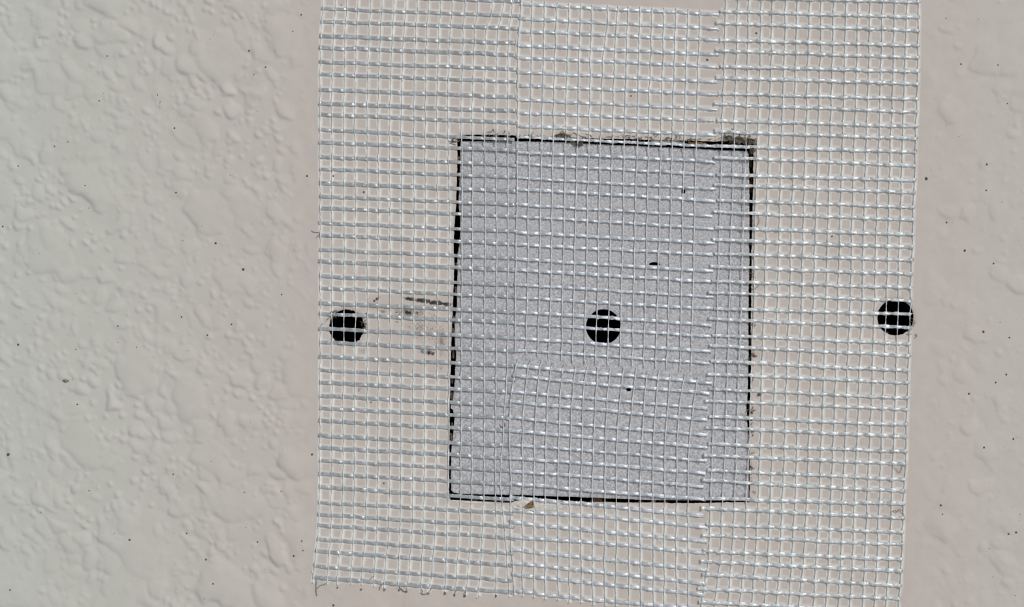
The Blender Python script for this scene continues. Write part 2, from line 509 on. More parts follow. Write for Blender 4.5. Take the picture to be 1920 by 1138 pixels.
# closed stud cavity behind the board
def box_mesh(name, lo, hi, skip_front=False):
    (x0, y0, z0), (x1, y1, z1) = lo, hi
    v = [(x0, y0, z0), (x1, y0, z0), (x1, y1, z0), (x0, y1, z0), (x0, y0, z1), (x1, y0, z1), (x1, y1, z1), (x0, y1, z1)]
    f = [(0, 3, 2, 1), (4, 5, 6, 7), (1, 2, 6, 5), (2, 3, 7, 6), (3, 0, 4, 7)]
    if not skip_front: f.append((0, 1, 5, 4))
    return mesh_np(name, v, f, smooth=False)
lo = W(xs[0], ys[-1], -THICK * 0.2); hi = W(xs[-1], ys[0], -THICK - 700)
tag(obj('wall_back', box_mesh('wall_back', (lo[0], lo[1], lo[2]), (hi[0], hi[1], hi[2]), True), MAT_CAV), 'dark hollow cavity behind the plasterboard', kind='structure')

# specks of dirt and pin holes stuck in the paint: too small to pick apart
SPECKS = [(467, 95, 2), (201, 105, 1.5), (327, 240, 2), (186, 189, 1.8), (476, 140, 1.6), (498, 126, 2), (404, 456, 2.6), (456, 505, 2.8), (576, 330, 2.2), (34, 311, 1.7), (160, 348, 1.5), (102, 274, 1.5), (127, 266, 1.5),
          (330, 361, 2), (528, 552, 1.8), (167, 390, 1.2), (5, 425, 2), (549, 59, 1.4), (565, 27, 1.8), (221, 611, 1.8), (340, 594, 1.8), (434, 608, 1.8), (389, 628, 2), (34, 646, 2.3), (16, 852, 3.2), (145, 758, 2),
          (585, 852, 2.6), (325, 889, 1.9), (243, 1012, 2.4), (483, 1016, 1.8), (551, 1042, 2), (566, 1014, 1.6), (350, 1000, 1.8), (386, 1049, 2.4), (400, 1094, 1.8), (19, 1106, 2), (167, 920, 1.5), (142, 655, 1.4), (256, 651, 1.3),
          (527, 921, 1.5), (458, 923, 1.5), (1737, 335, 3.6), (1850, 308, 2.1), (1849, 357, 1.9), (1809, 470, 2.6), (1863, 494, 2.1), (1889, 194, 1.5), (1802, 120, 2), (1871, 122, 1.7), (1774, 34, 1.6), (1775, 417, 2), (1844, 622, 2.8),
          (1893, 633, 2), (1887, 702, 2.2), (1867, 717, 2), (1817, 738, 2.2), (1900, 823, 2.2), (1845, 839, 2.4), (1764, 947, 2.3), (1905, 998, 2.6), (1891, 1001, 2.2), (1767, 964, 1.5), (1418, 62, 2.4), (1326, 112, 2.6), (625, 330, 2.2),
          (692, 128, 1.4), (772, 347, 2.4), (682, 360, 2.2), (788, 453, 1.8), (720, 906, 2), (760, 902, 1.2), (1183, 180, 1.7), (1560, 443, 2), (625, 1135, 2.6), (568, 1032, 1.6), (566, 1015, 1.6), (565, 28, 1.6), (893, 1122, 1.2), (640, 10, 1.4)]
vv, qq, nvv = [], [], 0
for (u, v, r) in SPECKS + [(random.uniform(5, 590), random.uniform(5, 1130), random.uniform(0.6, 1.1)) for _ in range(50)] + [(random.uniform(1740, 1915), random.uniform(5, 1130), random.uniform(0.6, 1.1)) for _ in range(22)]:
    hh = float(wall_h(u, v)); k = 8
    an = np.linspace(0, 2 * math.pi, k, endpoint=False); ra = r * np.array([random.uniform(.75, 1.15) for _ in range(k)])
    ring = W(u + ra * np.cos(an), v + ra * np.sin(an), hh - 0.4); ring2 = W(u + .6 * ra * np.cos(an), v + .6 * ra * np.sin(an), hh + 0.45 * r); top = W(u, v, hh + 0.6 * r)
    vv.append(np.vstack([ring, ring2, top[None]]))
    for i in range(k):
        j = (i + 1) % k
        qq.append((nvv + i, nvv + k + i, nvv + k + j, nvv + j)); qq.append((nvv + k + i, nvv + 2 * k, nvv + 2 * k, nvv + k + j))
    nvv += 2 * k + 1
quads_ = [q for q in qq if len(set(q)) == 4]; tris_ = [(q[0], q[1], q[3]) for q in qq if len(set(q)) == 3]
tag(obj('dirt_specks', mesh_np('dirt_specks', np.vstack(vv), quads_, tris_), MAT_SPECK, wall), kind='stuff')

# ------------------------------------------------------------------ generic tube along a path given in wall pixels
def tube(path, hw, ht, k=6, power=1.0, roll=None):
    """path (n,3): u, v, d of the axis; hw half width in the wall plane, ht half thickness -> verts (world), quads, tris"""
    path = np.asarray(path, float); n = len(path)
    t = np.gradient(path, axis=0); t /= np.linalg.norm(t, axis=1)[:, None] + 1e-9
    s = np.stack([-t[:, 1], t[:, 0], np.zeros(n)], 1); s /= np.linalg.norm(s, axis=1)[:, None] + 1e-9
    nn = np.cross(t, s); nn *= np.sign(nn[:, 2:3] + 1e-9)
    hw = np.broadcast_to(np.asarray(hw, float), (n,)); ht = np.broadcast_to(np.asarray(ht, float), (n,))
    an = np.linspace(0, 2 * math.pi, k, endpoint=False) + (math.pi / k)
    ca, sa = np.cos(an), np.sin(an)
    ca = np.sign(ca) * np.abs(ca) ** power; sa = np.sign(sa) * np.abs(sa) ** power
    A = hw[:, None] * ca[None]; B = ht[:, None] * sa[None]
    if roll is not None:
        cr, sr = np.cos(roll)[:, None], np.sin(roll)[:, None]
        A, B = A * cr - B * sr, A * sr + B * cr
    R = path[:, None, :] + s[:, None, :] * A[..., None] + nn[:, None, :] * B[..., None]
    verts = W(R[..., 0], R[..., 1], R[..., 2]).reshape(-1, 3)
    i = np.arange(n - 1)[:, None] * k; a = np.arange(k)[None]; b = (a + 1) % k
    q = np.stack([i + a, i + k + a, i + k + b, i + b], -1).reshape(-1, 4)
    cap = [(0, j, j + 1) for j in range(1, k - 1)] + [((n - 1) * k, (n - 1) * k + j + 1, (n - 1) * k + j) for j in range(1, k - 1)]
    return verts, q, np.array(cap)

def join(parts):
    vs_, qs, ts, n = [], [], [], 0
    for v, q, t in parts:
        vs_.append(v); qs.append(q + n); ts.append(t + n); n += len(v)
    return np.vstack(vs_), np.vstack(qs), np.vstack(ts)

def fix_normals(me):
    import bmesh
    bm = bmesh.new(); bm.from_mesh(me); bmesh.ops.recalc_face_normals(bm, faces=bm.faces); bm.to_mesh(me); bm.free()
    return me

# ------------------------------------------------------------------ the inserted patch
pl = W(1124, 938, patch_h(1124, 938) - 60)
patch = empty('plasterboard_patch', pl)
tag(patch, 'grey paper-faced plasterboard patch set into the rectangular cut-out, round hole at its centre', 'wall patch')
pxs = np.arange(838, 1416, 2.3); pys = np.arange(256, 946, 2.3)
PP, pq, pb = plate(pxs, pys, [HOLE_C, MOON, DENT1, DENT2], PATCH)
ph = patch_h(PP[:, 0], PP[:, 1]) + 0.12 * field(n1, PP[:, 0], PP[:, 1])
e_, d_ = PP, None
bord_v = np.unique(pb)
ph[bord_v] -= 0.8
PV = W(PP[:, 0], PP[:, 1], ph)
obj('paper_face', mesh_np('paper_face', PV, pq), MAT_PAPER, patch, pl)
PVb = W(PP[:, 0], PP[:, 1], ph - 90)
bc = PP[pb[:, 0]]
def sel(poly_c, r): return np.hypot(bc[:, 0] - poly_c[0], bc[:, 1] - poly_c[1]) < r
m_hole = sel((1131.5, 612.5), 45); m_moon = sel((1227, 495), 18); m_d1 = sel((1281.5, 358.5), 12); m_d2 = sel((1179, 730.5), 12)
m_rim = ~(m_hole | m_moon | m_d1 | m_d2)
for nm, m, mat in (('core_edge', m_rim, MAT_EDGE), ('hole_lining', m_hole, MAT_HOLE), ('puncture', m_moon, MAT_HOLE), ('puncture', m_d1, MAT_HOLE), ('puncture', m_d2, MAT_HOLE)):
    v_, q_ = sides(PV, PVb, pb[m])
    obj(nm, mesh_np(nm, v_, q_, smooth=False), mat, patch, pl)

# ------------------------------------------------------------------ mesh tape
def make_tape(label, warp_tab, wefts, side_l, side_r, layer, mat_weft, rough, glint, wide, tall, power, halo=0.76, warp_ext=(None, None), origin=(600, 1000)):
    """warp_tab: (list of v, list of rows of u); wefts: rows of [(u, v), ...] control points; side_l/r: overhang in pixels beyond the first / last warp"""
    tv = np.array(warp_tab[0], float); tx = np.array(warp_tab[1], float)
    nwarp = tx.shape[1]
    def wx(i, v): return np.interp(v, tv, tx[:, i]) if True else 0
    wefts = [np.array(w, float) for w in wefts]
    org = W(origin[0], origin[1], 0.5)
    root = empty('mesh_tape', org)
    tag(root, label, 'mesh tape', 'strips of fibreglass mesh tape')
    crosses = np.zeros((len(wefts), nwarp, 3))
    halo_parts = []
    for j, w in enumerate(wefts):
        yv = lambda u: np.interp(u, w[:, 0], w[:, 1]) if True else 0
        # linear extrapolation outside the control points
        def yv(u, w=w):
            u = np.asarray(u, float)
            r = np.interp(u, w[:, 0], w[:, 1])
            sl = (w[1, 1] - w[0, 1]) / (w[1, 0] - w[0, 0]); sr = (w[-1, 1] - w[-2, 1]) / (w[-1, 0] - w[-2, 0])
            r = np.where(u < w[0, 0], w[0, 1] + sl * (u - w[0, 0]), r)
            return np.where(u > w[-1, 0], w[-1, 1] + sr * (u - w[-1, 0]), r)
        cu = np.array([tx[:, i].mean() for i in range(nwarp)])
        for _ in range(4):
            cvv = yv(cu); cu = np.array([wx(i, cvv[i]) for i in range(nwarp)])
        jit = rng.normal(0, 0.45, nwarp)
        cvv = yv(cu) + jit
        L = cu[0] - (side_l(j, cvv[0]) if callable(side_l) else side_l); Rr = cu[-1] + (side_r(j, cvv[-1]) if callable(side_r) else side_r)
        knots = np.concatenate([[L], cu, [Rr]])
        kv = np.concatenate([[yv(L) + jit[0]], cvv, [yv(Rr) + rng.normal(0, 0.7)]])
        us, ts, seg = [], [], []
        for s_ in range(len(knots) - 1):
            m = 8 if 0 < s_ < len(knots) - 2 else max(3, int((knots[s_ + 1] - knots[s_]) / 3))
            t = np.arange(m) / m
            us.append(knots[s_] + (knots[s_ + 1] - knots[s_]) * t); ts.append(t); seg.append(np.full(m, s_))
        us = np.concatenate(us + [[knots[-1]]]); ts = np.concatenate(ts + [[1.0]]); seg = np.concatenate(seg + [[len(knots) - 2]])
        vs_ = np.interp(us, knots, kv)
        ga = glint * rng.uniform(0.5, 1.4, len(knots))
        phs = rng.normal(0, 0.25, len(knots))
        bow = (2 * np.abs(ts - 0.5)) ** 2
        fat = rng.uniform(0.88, 1.1)
        hw = (wide + 0.7 * bow) * fat + rng.normal(0, 0.10 + 0.26 * rough, len(us))
        tt = np.clip(ts + 0.08 * phs[seg], 0, 1)
        pk = 0.66 if glint < 2 else 0.5
        if glint >= 0: saw = np.where(tt < pk, sstep(0, pk, tt), 1 - sstep(pk, 1.0, tt))       # slow rise, drop under the next warp
        else: saw = np.where(tt < 0.36, 1 - sstep(0.0, 0.36, tt), sstep(0.36, 1.0, tt))
        rise = np.abs(ga[seg]) * (saw - 0.5)
        d = base(us, vs_) + layer + 1.35 + rise + rng.normal(0, 0.05 + 0.22 * rough, len(us))
        d = np.maximum(d, wall_h(us, vs_) + 1.0 + layer * .5) if False else d
        path = np.stack([us, vs_ + rng.normal(0, 0.08 + 0.12 * rough, len(us)), d], 1)
        spot = sstep(pk - 0.15, pk + 0.15, tt) if glint >= 0 else 1 - sstep(0.2, 0.5, tt)
        roll = 0.07 + (0.19 if wide > 3 else 0.25) * spot * rng.uniform(0.3, 1.2, len(knots))[seg] + rng.normal(0, 0.03 + 0.06 * rough, len(us))
        v_, q_, t_ = tube(path, hw, tall, 12, power, roll)
        me = fix_normals(mesh_np('weft_thread', v_, q_, t_))
        obj('weft_thread', me, mat_weft, root, org)
        crosses[j, :, 0] = cu; crosses[j, :, 1] = cvv
        crosses[j, :, 2] = base(cu, cvv) + layer + 1.25 + 0.7
        halo_parts.append((np.stack([us, vs_], 1), 8.6))
    for i in range(nwarp):
        c = crosses[:, i]
        order = np.argsort(c[:, 1]); c = c[order]
        v0 = c[0, 1] - (warp_ext[0](i) if callable(warp_ext[0]) else 9); v1 = c[-1, 1] + (warp_ext[1](i) if callable(warp_ext[1]) else 9)
        kn = np.concatenate([[v0], c[:, 1], [v1]])
        vs_, kk = [], []
        for s_ in range(len(kn) - 1):
            m = 6; t = np.arange(m) / m
            vs_.append(kn[s_] + (kn[s_ + 1] - kn[s_]) * t); kk.append(s_ + t)
        vs_ = np.concatenate(vs_ + [[kn[-1]]]); kk = np.concatenate(kk + [[len(kn) - 1.0]])
        us = np.array([wx(i, q) for q in vs_])
        # ease the polyline and add the thread's own small wander
        ker = np.array([1, 2, 3, 2, 1.]) / 9
        us = np.convolve(np.pad(us, 2, mode='edge'), ker, 'valid')
        us = us + np.interp(kk, np.arange(len(kn)), rng.normal(0, 0.5, len(kn)))
        near = 0.5 + 0.5 * np.cos(2 * math.pi * kk)          # 1 at the crossings
        lie = base(us, vs_) + layer
        parts = []
        for sgn in (1, -1):
            off = sgn * 0.5 * np.cos(math.pi * kk + rng.uniform(-.3, .3))
            d = lie + 0.9 + near * (1.5 if sgn > 0 else -0.2) + 0.25 * sgn * np.sin(math.pi * kk)
            parts.append(tube(np.stack([us + off, vs_, d], 1), 0.64, 0.64, 5))
        v_, q_, t_ = join(parts)
        me = fix_normals(mesh_np('warp_thread', v_, q_, t_))
        obj('warp_thread', me, MAT_WARP, root, org)
        halo_parts.append((np.stack([us, vs_], 1), 6.0))
    # painted bright halo: thin feathered ribbons under the threads, only where they touch board
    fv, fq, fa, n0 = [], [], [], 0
    for idx, (p, w) in enumerate(halo_parts):
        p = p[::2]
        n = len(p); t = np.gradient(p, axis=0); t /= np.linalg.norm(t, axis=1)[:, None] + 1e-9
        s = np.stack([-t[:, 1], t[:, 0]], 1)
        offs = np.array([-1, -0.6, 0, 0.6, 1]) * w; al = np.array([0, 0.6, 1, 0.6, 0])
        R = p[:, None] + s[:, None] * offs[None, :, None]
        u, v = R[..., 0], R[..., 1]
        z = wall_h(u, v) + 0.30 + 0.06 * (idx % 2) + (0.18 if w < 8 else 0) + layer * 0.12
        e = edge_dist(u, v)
        A = np.broadcast_to(al * halo, u.shape) * (1 - sstep(-9, -3, e)) * (~in_holes(u, v, 6))
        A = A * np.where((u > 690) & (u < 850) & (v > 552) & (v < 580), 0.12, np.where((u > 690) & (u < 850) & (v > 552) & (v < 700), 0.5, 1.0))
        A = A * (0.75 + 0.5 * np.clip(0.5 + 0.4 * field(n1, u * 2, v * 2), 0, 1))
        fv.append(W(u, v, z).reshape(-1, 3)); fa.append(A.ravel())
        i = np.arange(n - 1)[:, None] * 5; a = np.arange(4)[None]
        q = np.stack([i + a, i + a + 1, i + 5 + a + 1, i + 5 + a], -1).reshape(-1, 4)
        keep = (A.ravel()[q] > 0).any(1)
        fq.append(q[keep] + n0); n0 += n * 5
    me = mesh_np('thread_halo', np.vstack(fv), np.vstack(fq))
    float_attr(me, 'halo', np.clip(np.concatenate(fa), 0, 1))
    obj('thread_halo', me, MAT_HALO, root, org)
    return root, org, crosses

def ext_up(rows, ext, pitch):
    """continue a table of weft heights beyond the frame with the tape's alternating pitch"""
    out = []
    y = rows
    for k in range(ext):
        y = y - pitch[k % 2]
        out.append(y)
    return out[::-1]

# ---- strip 1: at the left of the cut-out
A_v = [-260, 20, 60, 200, 400, 700, 900, 1000, 1090, 1110]
A_x = [[612, 635, 656, 678, 702, 723, 746, 768, 790, 811, 833, 855, 879, 903, 945, 968, 985],
       [606, 629, 650, 672, 696, 717, 740, 761.5, 783, 804, 826.5, 848, 872, 895.5, 922, 944, 960],
       [602.5, 626, 647.6, 669, 693, 714, 736.5, 758, 780, 801.6, 824, 845, 868.5, 890.5, 912, 933, 954],
       [600, 622.6, 645, 666, 689, 710, 731.5, 753, 776.6, 798, 819, 840, 865.5, 885.5, 908, 930.6, 952],
       [601, 623, 646, 667, 690, 711, 732, 754, 777, 798, 821.6, 843, 866.7, 886, 910, 931, 953],
       [601, 623, 644.6, 666.4, 689.5, 710, 732, 753, 775, 797, 819.6, 841.7, 865, 885.5, 908, 930, 951],
       [600, 622.6, 644, 665, 688, 709.5, 731, 752, 775, 796.6, 819.6, 840.4, 863.7, 884.7, 907.5, 928.5, 937.6],
       [597.5, 621, 642.6, 663.4, 686, 707.7, 729, 751, 773.6, 794, 817.4, 838.4, 861.7, 883, 905.5, 932, 947.6],
       [587, 614, 632.6, 657.6, 677.7, 701, 721.5, 746.5, 766, 790, 808, 836, 855.5, 877, 900, 930.6, 953],
       [584, 612, 631, 657, 676, 700, 719, 746, 763, 790, 804, 834, 852, 874, 898, 930, 955]]
A_y = [16, 40, 67, 89, 116, 139, 168, 194, 215, 243, 267, 294, 317, 343, 368, 390, 418, 441, 468, 490, 518, 540, 568, 588, 616, 641, 668, 694, 716.5, 741.5, 765, 788.5,
       816.5, 839, 863, 888, 913, 942, 964.5, 984.5, 1011, 1033, 1061.5, 1083]
A_y = ext_up(16, 9, (27, 22)) + A_y
rise = lambda y: {243: 18.5, 913: 23.5}[y] if y in (243, 913) else np.interp(y, [16, 568, 863, 942, 1011, 1083], [13, 16, 20, 20, 26, 27])
fray = np.random.default_rng(5).uniform(0.3, 1.0, 17)
t1, o1, c1 = make_tape('mesh tape strip over the left drilled hole, with a frayed cut bottom end',
    (A_v, A_x), [[(601, y), (780, y + rise(y) * 0.52), (956, y + rise(y))] for y in A_y],
    lambda j, v: rng.uniform(1.0, 4.0), lambda j, v: np.interp(v, [0, 860, 900, 1000, 1110], [16, 14, 26, 16, 8]) + rng.uniform(-4, 3),
    0.0, MAT_WEFT, 0.2, 1.5, 3.2, 0.6, 0.7, warp_ext=(None, lambda i: 5 + 8 * fray[i]), origin=(775, 1095))

# ---- strip 2: upper middle
B_v = [0, 15, 60, 100, 240, 400, 540, 660, 700]
B_x = [[978, 999, 1022, 1045, 1068, 1091, 1112, 1141, 1159, 1178, 1200, 1223, 1246, 1267, 1291, 1313],
       [977.6, 998, 1021, 1044.5, 1067, 1090, 1110, 1140, 1158, 1178, 1200, 1223, 1245.5, 1267, 1290.6, 1313],
       [973, 998, 1020.5, 1043, 1066, 1088, 1109, 1138, 1155, 1176, 1199, 1222, 1244, 1266, 1289, 1311.5],
       [971, 997.6, 1019.7, 1041.5, 1065, 1086.5, 1108, 1131.6, 1153, 1175, 1198, 1220.5, 1243.5, 1265, 1287.6, 1310],
       [971, 994, 1016, 1037.7, 1061, 1083.5, 1105, 1126, 1149.6, 1171, 1195.5, 1217, 1240, 1260.5, 1283, 1305.6],
       [969, 990, 1013, 1035, 1058, 1079, 1101.6, 1123, 1145, 1168.4, 1191, 1213, 1237, 1258, 1280, 1302.6],
       [966, 989, 1011, 1032.7, 1055, 1076, 1099, 1121, 1143, 1165, 1188, 1210.5, 1233, 1255, 1277.6, 1300],
       [966, 986, 1008, 1029.4, 1052.7, 1073.5, 1096, 1117, 1140, 1163, 1186, 1207.5, 1230.5, 1251, 1275, 1296],
       [965, 985, 1007, 1028, 1052, 1073, 1095, 1116, 1139, 1162, 1185, 1207, 1229, 1250, 1274, 1295]]
B_y = [(7.5, 26), (34.5, 53), (58, 75), (84.6, 102.6), (108, 125), (135, 153), (160, 176.5), (186.5, 205), (211, 226.6), (236, 253), (256.6, 275), (284.5, 302.5), (306, 327.5), (333, 354), (354, 376), (383, 405),
       (405, 427.7), (435, 455), (458, 476.5), (485, 508), (505, 528), (533.6, 556.7), (557, 579), (584, 609), (606, 631), (634, 658.4), (656, 681)]
t2, o2, c2 = make_tape('upper middle strip of mesh tape over the patch, ending just below the centre hole',
    (B_v, B_x), [[(970, a), (1345, b)] for a, b in B_y], lambda j, v: rng.uniform(0.5, 3), lambda j, v: np.interp(v, [0, 300, 680], [37, 38, 38]) + rng.uniform(-4, 3),
    0.8, MAT_WEFT2, 0.9, 2.4, 2.9, 0.8, 0.85, warp_ext=(lambda i: 7, lambda i: 3 + 15 * min(1, i / 5)), origin=(1150, 690))

# ---- strip 3: lower middle, its threads leaning
C_v = [665, 692, 753, 830, 900, 1003, 1103, 1150]
C_x = [[974, 998, 1019, 1041, 1063, 1086, 1108, 1130, 1153, 1177, 1202, 1222, 1243, 1266, 1294, 1322],
       [966, 989, 1011, 1032.7, 1055, 1078, 1100, 1121.6, 1144, 1168.7, 1193, 1214, 1235.5, 1258, 1285.6, 1312],
       [957, 982, 1005.7, 1026, 1049.5, 1071.5, 1093, 1115, 1138, 1161.6, 1185.5, 1208, 1230, 1252, 1275, 1300.6],
       [955, 980, 1001.4, 1024, 1047.7, 1070, 1091, 1113, 1135, 1156, 1178.7, 1202.5, 1225, 1247, 1269, 1292],
       [958, 980, 1001, 1022.7, 1046, 1067.8, 1089.5, 1111, 1134, 1155.4, 1178.4, 1200.5, 1224.7, 1246, 1269, 1290],
       [957.6, 979.6, 1002, 1023, 1046.5, 1068, 1090, 1111.6, 1134.6, 1156, 1179, 1201, 1225, 1245.5, 1268, 1290],
       [964, 980.6, 1001.4, 1022.7, 1047, 1068, 1090, 1111.6, 1134.6, 1155, 1180, 1202, 1225.5, 1246, 1269, 1290.6],
       [967, 981, 1001, 1022.7, 1047, 1068, 1090, 1111.6, 1134.6, 1155, 1180, 1202, 1225.5, 1246, 1269, 1290.6]]
C_y = [(684, 698, 716.5), (703, 719, 736.5), (733, 747, 765), (753, 767, 787), (781.6, 798, 815), (806.6, 820, 838), (833, 845, 864), (858, 869, 887), (883, 894, 913), (905.5, 920, 936), (932, 946, 968),
       (957, 968, 988), (978, 995, 1014.5), (1006, 1017, 1037), (1029.5, 1047, 1068), (1054.5, 1071, 1094.6), (1076, 1093, 1115), (1106, 1124, 1142)]
t3, o3, c3 = make_tape('lower middle strip of mesh tape with leaning threads, starting below the centre hole',
    (C_v, C_x), [[(958, a), (1115, b), (1328, c)] for a, b, c in C_y], lambda j, v: rng.uniform(0.5, 3), lambda j, v: np.interp(v, [700, 1100], [30, 37]) + rng.uniform(-4, 3),
    1.0, MAT_WEFT2, 0.9, 2.3, 3.0, 0.8, 0.85, warp_ext=(lambda i: 8 + 8 * random.random(), lambda i: 8 + 5 * random.random()), origin=(1130, 1150))

# ---- strip 4: right of the cut-out
D_v = [-260, 10, 100, 240, 400, 560, 700, 840, 950, 1050, 1130, 1400]
D_x = [[1368, 1390, 1411, 1434, 1455, 1480, 1502, 1525, 1547, 1571, 1594, 1616, 1638, 1663, 1685, 1708, 1729],
       [1360.6, 1383, 1404, 1427, 1448, 1473, 1495, 1518, 1540, 1563.7, 1586.7, 1609, 1631, 1655.6, 1677.6, 1700.6, 1722],
       [1359, 1381.4, 1402.7, 1426, 1447, 1471, 1493, 1516, 1538.6, 1561.7, 1585, 1607.5, 1630, 1653, 1675.6, 1698, 1722],
       [1354, 1377, 1399.4, 1422, 1443, 1466.5, 1489, 1511.6, 1535, 1558, 1580.5, 1603, 1625.5, 1649, 1671, 1694, 1718],
       [1350, 1372.6, 1394, 1416.5, 1438, 1462, 1485, 1507, 1530, 1553.4, 1576, 1598.5, 1620.5, 1644, 1667, 1689, 1713],
       [1345, 1367.6, 1390, 1414, 1434.5, 1458, 1481, 1503.6, 1525.4, 1549, 1571.7, 1594.7, 1617, 1640.5, 1662, 1684, 1707],
       [1341, 1364, 1385, 1408, 1428, 1453, 1475, 1498, 1521, 1545, 1567, 1589, 1612, 1635.5, 1657.6, 1680.6, 1703],
       [1335.6, 1359.6, 1381, 1404, 1426, 1448, 1471.5, 1495, 1517, 1540, 1562.4, 1584.7, 1606.7, 1630.5, 1653, 1676, 1699],
       [1332, 1354, 1377, 1399, 1421, 1444.5, 1467, 1490, 1512, 1536, 1557.4, 1579.7, 1601.7, 1626, 1648.5, 1672, 1694],
       [1329, 1351, 1372.6, 1395.7, 1417, 1440, 1463, 1485, 1508, 1531, 1553.7, 1576.7, 1599, 1622, 1645, 1667.6, 1690.6],
       [1316, 1340, 1365, 1387.7, 1410, 1433.5, 1457, 1479.5, 1499, 1526, 1548.7, 1571.7, 1594, 1618, 1640, 1662, 1686],
       [1306, 1330, 1354, 1377, 1400, 1423, 1447, 1470, 1492, 1516, 1539, 1562, 1584, 1608, 1630, 1652, 1676]]
D_y = [(-6, 3.7), (21, 32), (43, 57), (74.6, 85), (95, 107), (124, 133.5), (145, 156.5), (175, 185), (195, 210), (226, 236.6), (246.6, 259), (274, 284), (295, 310), (327, 337.6), (346, 361), (375, 387.7), (397, 412),
       (426, 439), (449, 462.8), (475, 487), (499, 514), (526.6, 539), (548, 564), (577.5, 589), (597.5, 614), (627.5, 644), (648, 666), (676, 694), (701, 717), (729, 746), (751, 767), (780, 796), (801, 818),
       (831.6, 846), (853, 869), (880.5, 897.6), (900.6, 920), (934, 944), (952, 970.7), (982, 997.7), (1003, 1021), (1033, 1048), (1052, 1070), (1076, 1097), (1103, 1122), (1127, 1148)]
up = []
y0, y1 = D_y[0]
for k in range(9):
    s_ = (22, 28)[k % 2]; y0 -= s_; y1 -= s_; up.insert(0, (y0, y1))
y0, y1 = D_y[-1]; dn = []
for k in range(9):
    s_ = (27, 23)[k % 2]; y0 += s_; y1 += s_; dn.append((y0, y1))
D_y = up + D_y + dn
def d_ctrl(a, b):
    m = (a + b) / 2
    ul = float(np.interp(m, D_v, np.array(D_x)[:, 0])); ur = float(np.interp(m, D_v, np.array(D_x)[:, -1]))
    return [(ul - 10, a), (ur, b)]
t4, o4, c4 = make_tape('mesh tape strip right of the cut-out, running over the right drilled hole',
    (D_v, D_x), [d_ctrl(a, b) for a, b in D_y], lambda j, v: (15 if j % 2 else 9) + rng.uniform(-4, 3), lambda j, v: rng.uniform(1, 3.2),
    1.4, MAT_WEFT3, 1.1, -1.7, 3.0, 1.1, 0.95, origin=(1510, 1360))

# ------------------------------------------------------------------ frayed ends and stray fibres of the tapes
def smooth_path(pts, n=24):
    pts = np.asarray(pts, float)
    t = np.linspace(0, len(pts) - 1, n); out = []
    for x in t:
        i = min(int(x), len(pts) - 2); f = x - i
        p0, p1, p2, p3 = pts[max(i - 1, 0)], pts[i], pts[i + 1], pts[min(i + 2, len(pts) - 1)]
        out.append(0.5 * ((2 * p1) + (-p0 + p2) * f + (2 * p0 - 5 * p1 + 4 * p2 - p3) * f * f + (-p0 + 3 * p1 - 3 * p2 + p3) * f ** 3))
    return np.array(out)
def fibre(name, pts, r, mat, parent=None, org=None, lift=1.2):
    p = smooth_path([(u, v, float(wall_h(u, v)) + lift) for u, v in pts])
    v_, q_, t_ = tube(p, r, r, 5)
    me = fix_normals(mesh_np(name, v_, q_, t_))
    return obj(name, me, mat, parent, org if org is not None else W(pts[0][0], pts[0][1], 0))
for pts, r, mat in [([(592, 1082), (593, 1092), (592.5, 1104), (593.5, 1114), (595, 1117)], 0.55, MAT_DARKFIB),
               ([(594, 1104), (600, 1098), (609, 1095), (615, 1091)], 0.5, MAT_DARKFIB), ([(585, 1070), (588, 1080), (586, 1094)], 0.8, MAT_WARP),
               ([(747, 1098), (752, 1104), (758, 1109), (763, 1108)], 0.7, MAT_DARKFIB), ([(790, 1104), (791, 1113), (797, 1114), (802, 1112)], 0.7, MAT_DARKFIB),
               ([(688, 1088), (694, 1086), (699, 1081), (702, 1080)], 0.5, MAT_DARKFIB), ([(711, 1106), (713, 1100), (716, 1097)], 0.6, MAT_DARKFIB),
               ([(872, 1118), (870, 1114), (874, 1108)], 0.7, MAT_DARKFIB), ([(803, 1113), (806, 1108), (809, 1103)], 0.7, MAT_DARKFIB), ([(851, 1117), (854, 1110), (856, 1106)], 0.7, MAT_DARKFIB),
               ([(584, 432), (588, 435), (599, 436)], 0.45, MAT_DARKFIB), ([(593, 446), (597, 441), (601, 437)], 0.5, MAT_DARKFIB), ([(605, 606), (602, 611), (600, 614)], 0.5, MAT_DARKFIB)]:
    fibre('frayed_fibre', pts, r, mat, t1, o1)
# knots of adhesive at the cut ends of strip 1
def lump(name, u, v, r, mat, parent=None, org=None, squash=0.7, seed=0, lift=0.5, label=None):
    import bmesh
    bm = bmesh.new(); bmesh.ops.create_icosphere(bm, subdivisions=2, radius=1)
    rg = np.random.default_rng(seed); k = rg.normal(size=(4, 3)); ph_ = rg.uniform(0, 6, 4)
    hh = float(wall_h(u, v))
    for vt in bm.verts:
        p = np.array(vt.co); f = 1 + sum(0.16 * math.sin(2.3 * float(p @ k[q]) + ph_[q]) for q in range(4))
        x = W(u + p[0] * r[0] * f, v + p[1] * r[1] * f, hh + lift + p[2] * min(r) * squash * f); vt.co = Vector(x)
    me = bpy.data.meshes.new(name); bm.to_mesh(me); bm.free()
    me.polygons.foreach_set('use_smooth', np.ones(len(me.polygons), bool)); fix_normals(me)
    return obj(name, me, mat, parent, org if org is not None else W(u, v, hh))
for k, (u, v, r) in enumerate([(834.5, 1113, 2.6), (721, 1106, 2), (762, 1109, 2.2), (791, 1108, 2), (871, 1117, 2.2), (930, 1117, 2.4), (748.5, 1106, 2), (677, 1105, 1.8), (633, 1101, 1.8), (852, 1116, 1.8), (803, 1113, 1.8), (592, 1033, 1.6)]):
    lump('adhesive_knot', u, v, (r * 0.8, r), MAT_DARKFIB, t1, o1, seed=k, lift=1.2)
